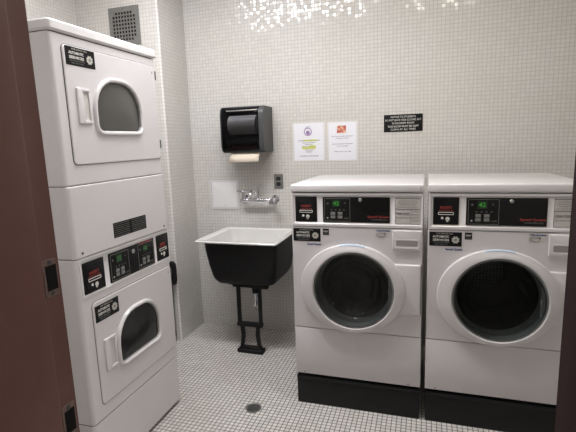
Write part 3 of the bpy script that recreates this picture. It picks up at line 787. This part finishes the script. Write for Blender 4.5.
fd = empty('floor_drain', (.455, -1.045, 0)); tag(fd, 'small round metal drain set in the tile floor', 'drain')
b = bmesh.new(); loft(b, [[(rr*cos(2*pi*i/28), rr*sin(2*pi*i/28), z) for i in range(28)] for rr, z in ((.047, .0002), (.046, .003), (.039, .003), (.038, .0012))], True, True); link('drain_ring', b, M['steel'], fd)
b = bmesh.new()
for k in range(-3, 4):
    w = math.sqrt(max(.036**2-(k*.010)**2, 0)); box(b, -w, w, k*.010-.0025, k*.010+.0025, .0013, .003)
link('drain_grate', b, M['dgrey'], fd)

fx = empty('wall_fixture', (-.446, -.385, .46)); tag(fx, 'small black rounded fixture on the tiled corner just behind the dryer', 'fixture')
b = bmesh.new()
loft(b, [[(.012+s*a, s2*c, z) for a, c in [(.034*cos(2*pi*i/20), .024*sin(2*pi*i/20)) for i in range(20)]] for s, s2, z in ((.35, .35, 0), (.8, .8, .012), (1, 1, .045), (1, 1, .13), (.85, .85, .165), (.4, .4, .182))])
link('body', b, M['black'], fx)
b = bmesh.new(); tube(b, [(0, 0, .01), (-.008, .004, -.10), (-.010, .004, -.455)], .009, 10); link('cable', b, M['rubber'], fx)

# ------------------------------------------------------------------ towel dispenser
td = empty('paper_towel_dispenser', (.110, 0, 1.43)); tag(td, 'black paper towel dispenser with smoked cover on the tiled wall', 'dispenser')
x0, x1, dz, dd_ = -.172, .160, .327, -.205
b = bmesh.new()
box(b, x0+.01, x1-.002, -.05, -.001, .004, dz-.004, .008)                      # back plate
# right and left cheeks
for xa, xb in ((x1-.035, x1), (x0, x0+.012)):
    pr = [(-.001, .002), (-.16, .002), (-.19, .012), (-.205, .05), (-.205, .27), (-.195, .305), (-.17, dz), (-.001, dz)]
    loft(b, [[(x, y, z) for y, z in pr] for x in (xa, xb)])
box(b, x0+.005, x1-.01, -.175, -.02, dz-.016, dz, .005)                        # top
box(b, x0+.005, x1-.01, -.185, -.02, 0.000, .030, .006)                        # bottom chin
link('housing', b, M['dgrey'], td)
b = bmesh.new()
pr = [(-.178, .012), (-.196, .018), (-.2065, .05), (-.2085, .16), (-.2065, .27), (-.197, .305), (-.176, dz-.001)]
loft(b, [[(x, y, z) for y, z in pr] for x in (x0+.008, x1-.034)], False, False, closed=False)
link('cover', b, M['smoke'], td)
b = bmesh.new(); tube(b, [(x0+.045, -.115, .20), (x1-.075, -.115, .20)], .068, 28); link('paper_roll', b, M['roll'], td)
b = bmesh.new(); tube(b, [(x0+.02, -.13, .085), (x1-.04, -.13, .085)], .026, 16); link('feed_roller', b, M['rubber'], td)
bxo('cover_highlight', M['steel'], td, x0+.05, x1-.040, -.2045, -.198, dz-.034, dz-.026, bev=.002)  # pale strip standing in for the reflection on the cover's curved top
b = bmesh.new(); box(b, x0+.045, x1-.06, -.197, -.187, .030, .046, .002)
for k in range(9): box(b, x0+.06+k*.021, x0+.066+k*.021, -.199, -.187, .045, .056, .001)
link('tear_bar', b, M['latchr'], td)
b = bmesh.new(); pr = [(-.150, .020), (-.168, -.005), (-.190, -.035), (-.203, -.066)]
loft(b, [[(x, y, z) for x in (-.118, -.06, .01, .07, .112)] for y, z in pr], False, False, closed=False)
o = link('paper_sheet', b, M['towel'], td); md = o.modifiers.new('s', 'SOLIDIFY'); md.thickness = .0012

# ------------------------------------------------------------------ notices
def notice(name, x0, x1, z0, z1, label):
    r = empty(name, ((x0+x1)/2, 0, (z0+z1)/2)); tag(r, label, 'notice', 'paper notices on the wall'); w, hh = (x1-x0)/2, (z1-z0)/2
    bxo('plastic_sleeve', M['sleeve'], r, -w-.012, w+.012, -.0012, -.0003, -hh-.006, hh+.008)
    bxo('sheet', M['paper'], r, -w, w, -.0022, -.0012, -hh, hh)
    return r, w, hh
r, w, hh = notice('notice_sheet', .436, .657, 1.358, 1.625, 'left white paper notice with purple round emblem and yellow highlighting')
b = bmesh.new()
tube(b, [(-.006+.027*cos(2*pi*k/24), -.0026, .073+.027*sin(2*pi*k/24)) for k in range(25)], .0032, 6); disc(b, -.006, -.0028, .066, .016, .001, 20)
tube(b, [(-.025, -.0026, .098), (-.010, -.0026, .110), (.012, -.0026, .108)], .002, 6); link('emblem', b, M['purple'], r, smooth=False)
b = bmesh.new(); box(b, -.040, .062, -.0027, -.0021, .004, .017); box(b, -.052, .050, -.0027, -.0021, -.052, -.034); box(b, .0, .052, -.0027, -.0021, -.034, -.024); link('highlighting', b, M['yellow'], r, smooth=False)
for t, z, ww, s in (('PLEASE REMOVE ALL CLOTHES FROM MACHINES', .010, .165, .010), ('when the cycle is finished', -.005, .10, .009), ('thank you', -.017, .055, .009), ('Machines are for residents use only', -.032, .10, .009), ('do not overload the machines', -.044, .10, .010), ('and keep this area clean', -.058, .06, .009), ('at all times', -.072, .045, .009), ('FOR QUESTIONS CALL THE OFFICE DESK', -.102, .14, .010)):
    lettering(t, s, M['ink'], r, 0, -.003, z, width=ww, bold=.0003)
r, w, hh = notice('notice_sheet', .695, .893, 1.356, 1.622, 'right white paper notice with a small red and orange picture')
bxo('picture', M['photo'], r, -.038, .028, -.0028, -.0021, .058, .110)
for t, z, ww in (('Please do not leave laundry unattended here', .036, .15), ('in the washers or dryers', .022, .095), ('Any clothes left behind will be taken', -.018, .15), ('to the front office', -.034, .08), ('Thank you for your help', -.072, .125)):
    lettering(t, .011, M['ink'], r, 0, -.003, z, width=ww, bold=.0002)
sg = empty('wall_sign', (1.2145, 0, 1.599)); tag(sg, 'black plastic wall sign with five lines of white capitals', 'sign')
flat('sign_board', M['blackp'], sg, -.1285, .1285, -.058, .058, .002, -.0003, -.004, .001)
for t, z, ww in (('NOTICE TO STUDENTS', .041, .165), ('DO NOT LEAVE YOUR CLOTHES OUT', .020, .238), ('IN LAUNDRY ROOM', -.001, .145), ('THIS ROOM MUST BE KEPT', -.023, .205), ('CLEAN AT ALL TIMES', -.043, .165)):
    lettering(t, .0185, M['white'], sg, 0, -.0044, z, width=ww)
